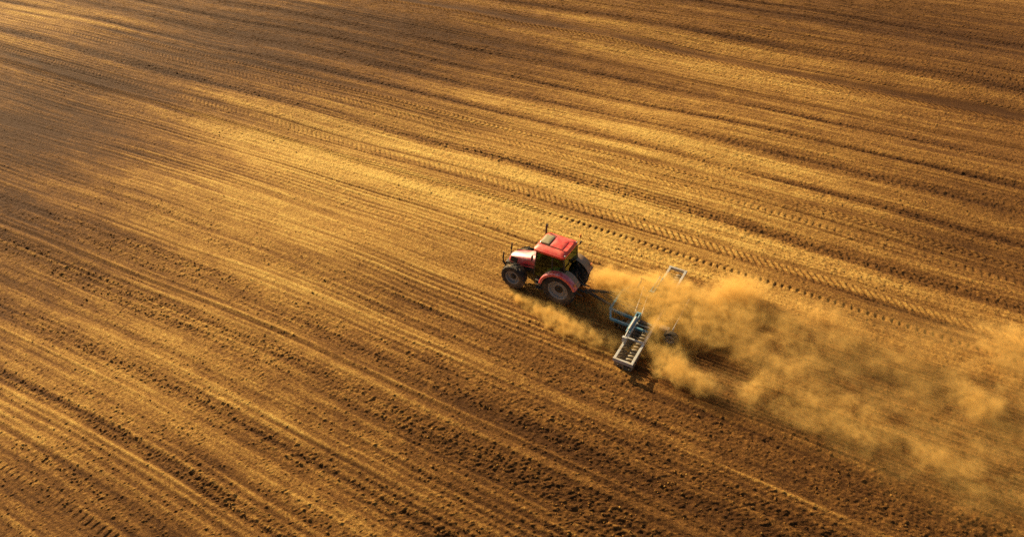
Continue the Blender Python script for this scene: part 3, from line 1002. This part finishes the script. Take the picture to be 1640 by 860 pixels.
PUFFS = [  # centre, radii, strength
    ((-5.55, 20.1, .1), (.5, 1.0, .5), 1.0),
    ((-5.6, 23.8, .6), (1.8, 1.6, 1.3), 1.5), ((-7.4, 23.6, .5), (2.0, 1.1, 1.2), 1.3), ((-2.6, 25.9, .8), (1.5, 1.2, 1.3), .9),
    ((-4.3, 22.9, .7), (1.2, 1.2, 1.0), .5), ((-5.5, 22.9, .8), (1.3, .9, 1.3), 1.2), ((-3.1, 19.5, .4), (1.8, .7, .8), .6), ((-.9, 20.6, .5), (1.0, 1.5, 1.3), .25),
    ((-2.3, 20.9, .5), (1.7, .95, 1.8), -2.0), ((-4.3, 21.1, .4), (1.1, .8, 1.2), -1.6), ((-6.1, 20.9, .5), (1.5, .9, 1.4), -1.2),
    ((-5.6, 25.4, .4), (1.5, 1.2, 1.6), -1.9), ((-4.0, 24.9, 1.0), (.7, .7, .8), -.5), ((8.2, 28.4, .5), (2.4, 1.7, 1.0), .45), ((7.2, 24.0, .5), (1.4, 1.1, 1.0), .34),
    ((3.2, 20.4, .4), (2.8, 1.8, 1.0), .20), ((7.0, 20.0, .4), (2.5, 1.4, 1.0), .16), ((1.0, 26.6, .4), (1.8, .9, .9), .25),
]


def skirt(n, pos):
    warp = n.add('ShaderNodeTexNoise', {'Vector': pos, 'Scale': 1.5, 'Detail': 3.0, 'Roughness': .6})
    off = n.add('ShaderNodeVectorMath', {0: warp.outputs['Color'], 1: (.5, .5, .5)}, operation='SUBTRACT').outputs[0]
    off = n.add('ShaderNodeVectorMath', {0: off, 'Scale': 1.1}, operation='SCALE').outputs[0]
    wp = n.add('ShaderNodeVectorMath', {0: pos, 1: off}, operation='ADD').outputs[0]
    sx = n.add('ShaderNodeSeparateXYZ', {0: wp}); x, y = sx.outputs[0], sx.outputs[1]
    z = n.add('ShaderNodeSeparateXYZ', {0: pos}).outputs[2]
    mid = n.lin(x, -12.1, -8.5, 21.05, 20.05)
    wd = n.lin(x, -12.1, -9.0, .25, .62)
    d = n.m('DIVIDE', n.m('ABSOLUTE', n.m('SUBTRACT', y, mid)), wd)
    g = n.m('MULTIPLY', n.ss(d, 1.0, .35), n.m('MULTIPLY', n.ss(x, -12.5, -11.6), n.ss(x, -8.4, -5.4, 1, .0)))
    g = n.m('MULTIPLY', g, n.m('SUBTRACT', 1.0, n.m('DIVIDE', z, n.lin(x, -12, -9, .35, .75)), clamp=True))
    t = n.noise(wp, 2.3, 6, .66)
    return n.m('MULTIPLY', n.m('MULTIPLY', g, n.ss(t, .40, .62, .06, 1.7)), 4.6)


def dust(name, label, secs, mat, rate):
    bm = bmesh.new()
    loft(bm, [[(x, y0, -.35), (x, y1, -.35), (x, y1, h * .55), (x, (y0 * .3 + y1 * .7), h), (x, (y0 * .7 + y1 * .3), h), (x, y0, h * .55)] for (x, y0, y1, h) in secs])
    o = obj(name, bm, mat)
    o['kind'] = 'stuff'; o['label'] = label
    for s in mat,:
        try: s.cycles.volume_step_rate = rate
        except Exception: pass
    return o


dust('dust_plume', 'long yellow dust plume trailing behind the harrow',
     [(-9.8, 21.0, 25.8, 1.5), (-5.0, 17.6, 27.4, 2.3), (0, 17.2, 29.4, 2.4), (16, 16.6, 31.5, 2.2)], dust_mat('dust_plume', plume), .25)
dust('dust_skirt', 'low yellow dust tongues beside the tractor wheels',
     [(-12.7, 20.3, 21.7, .6), (-10.5, 19.4, 21.6, .9), (-5.2, 18.7, 21.2, .9)], dust_mat('dust_skirt', skirt), .35)
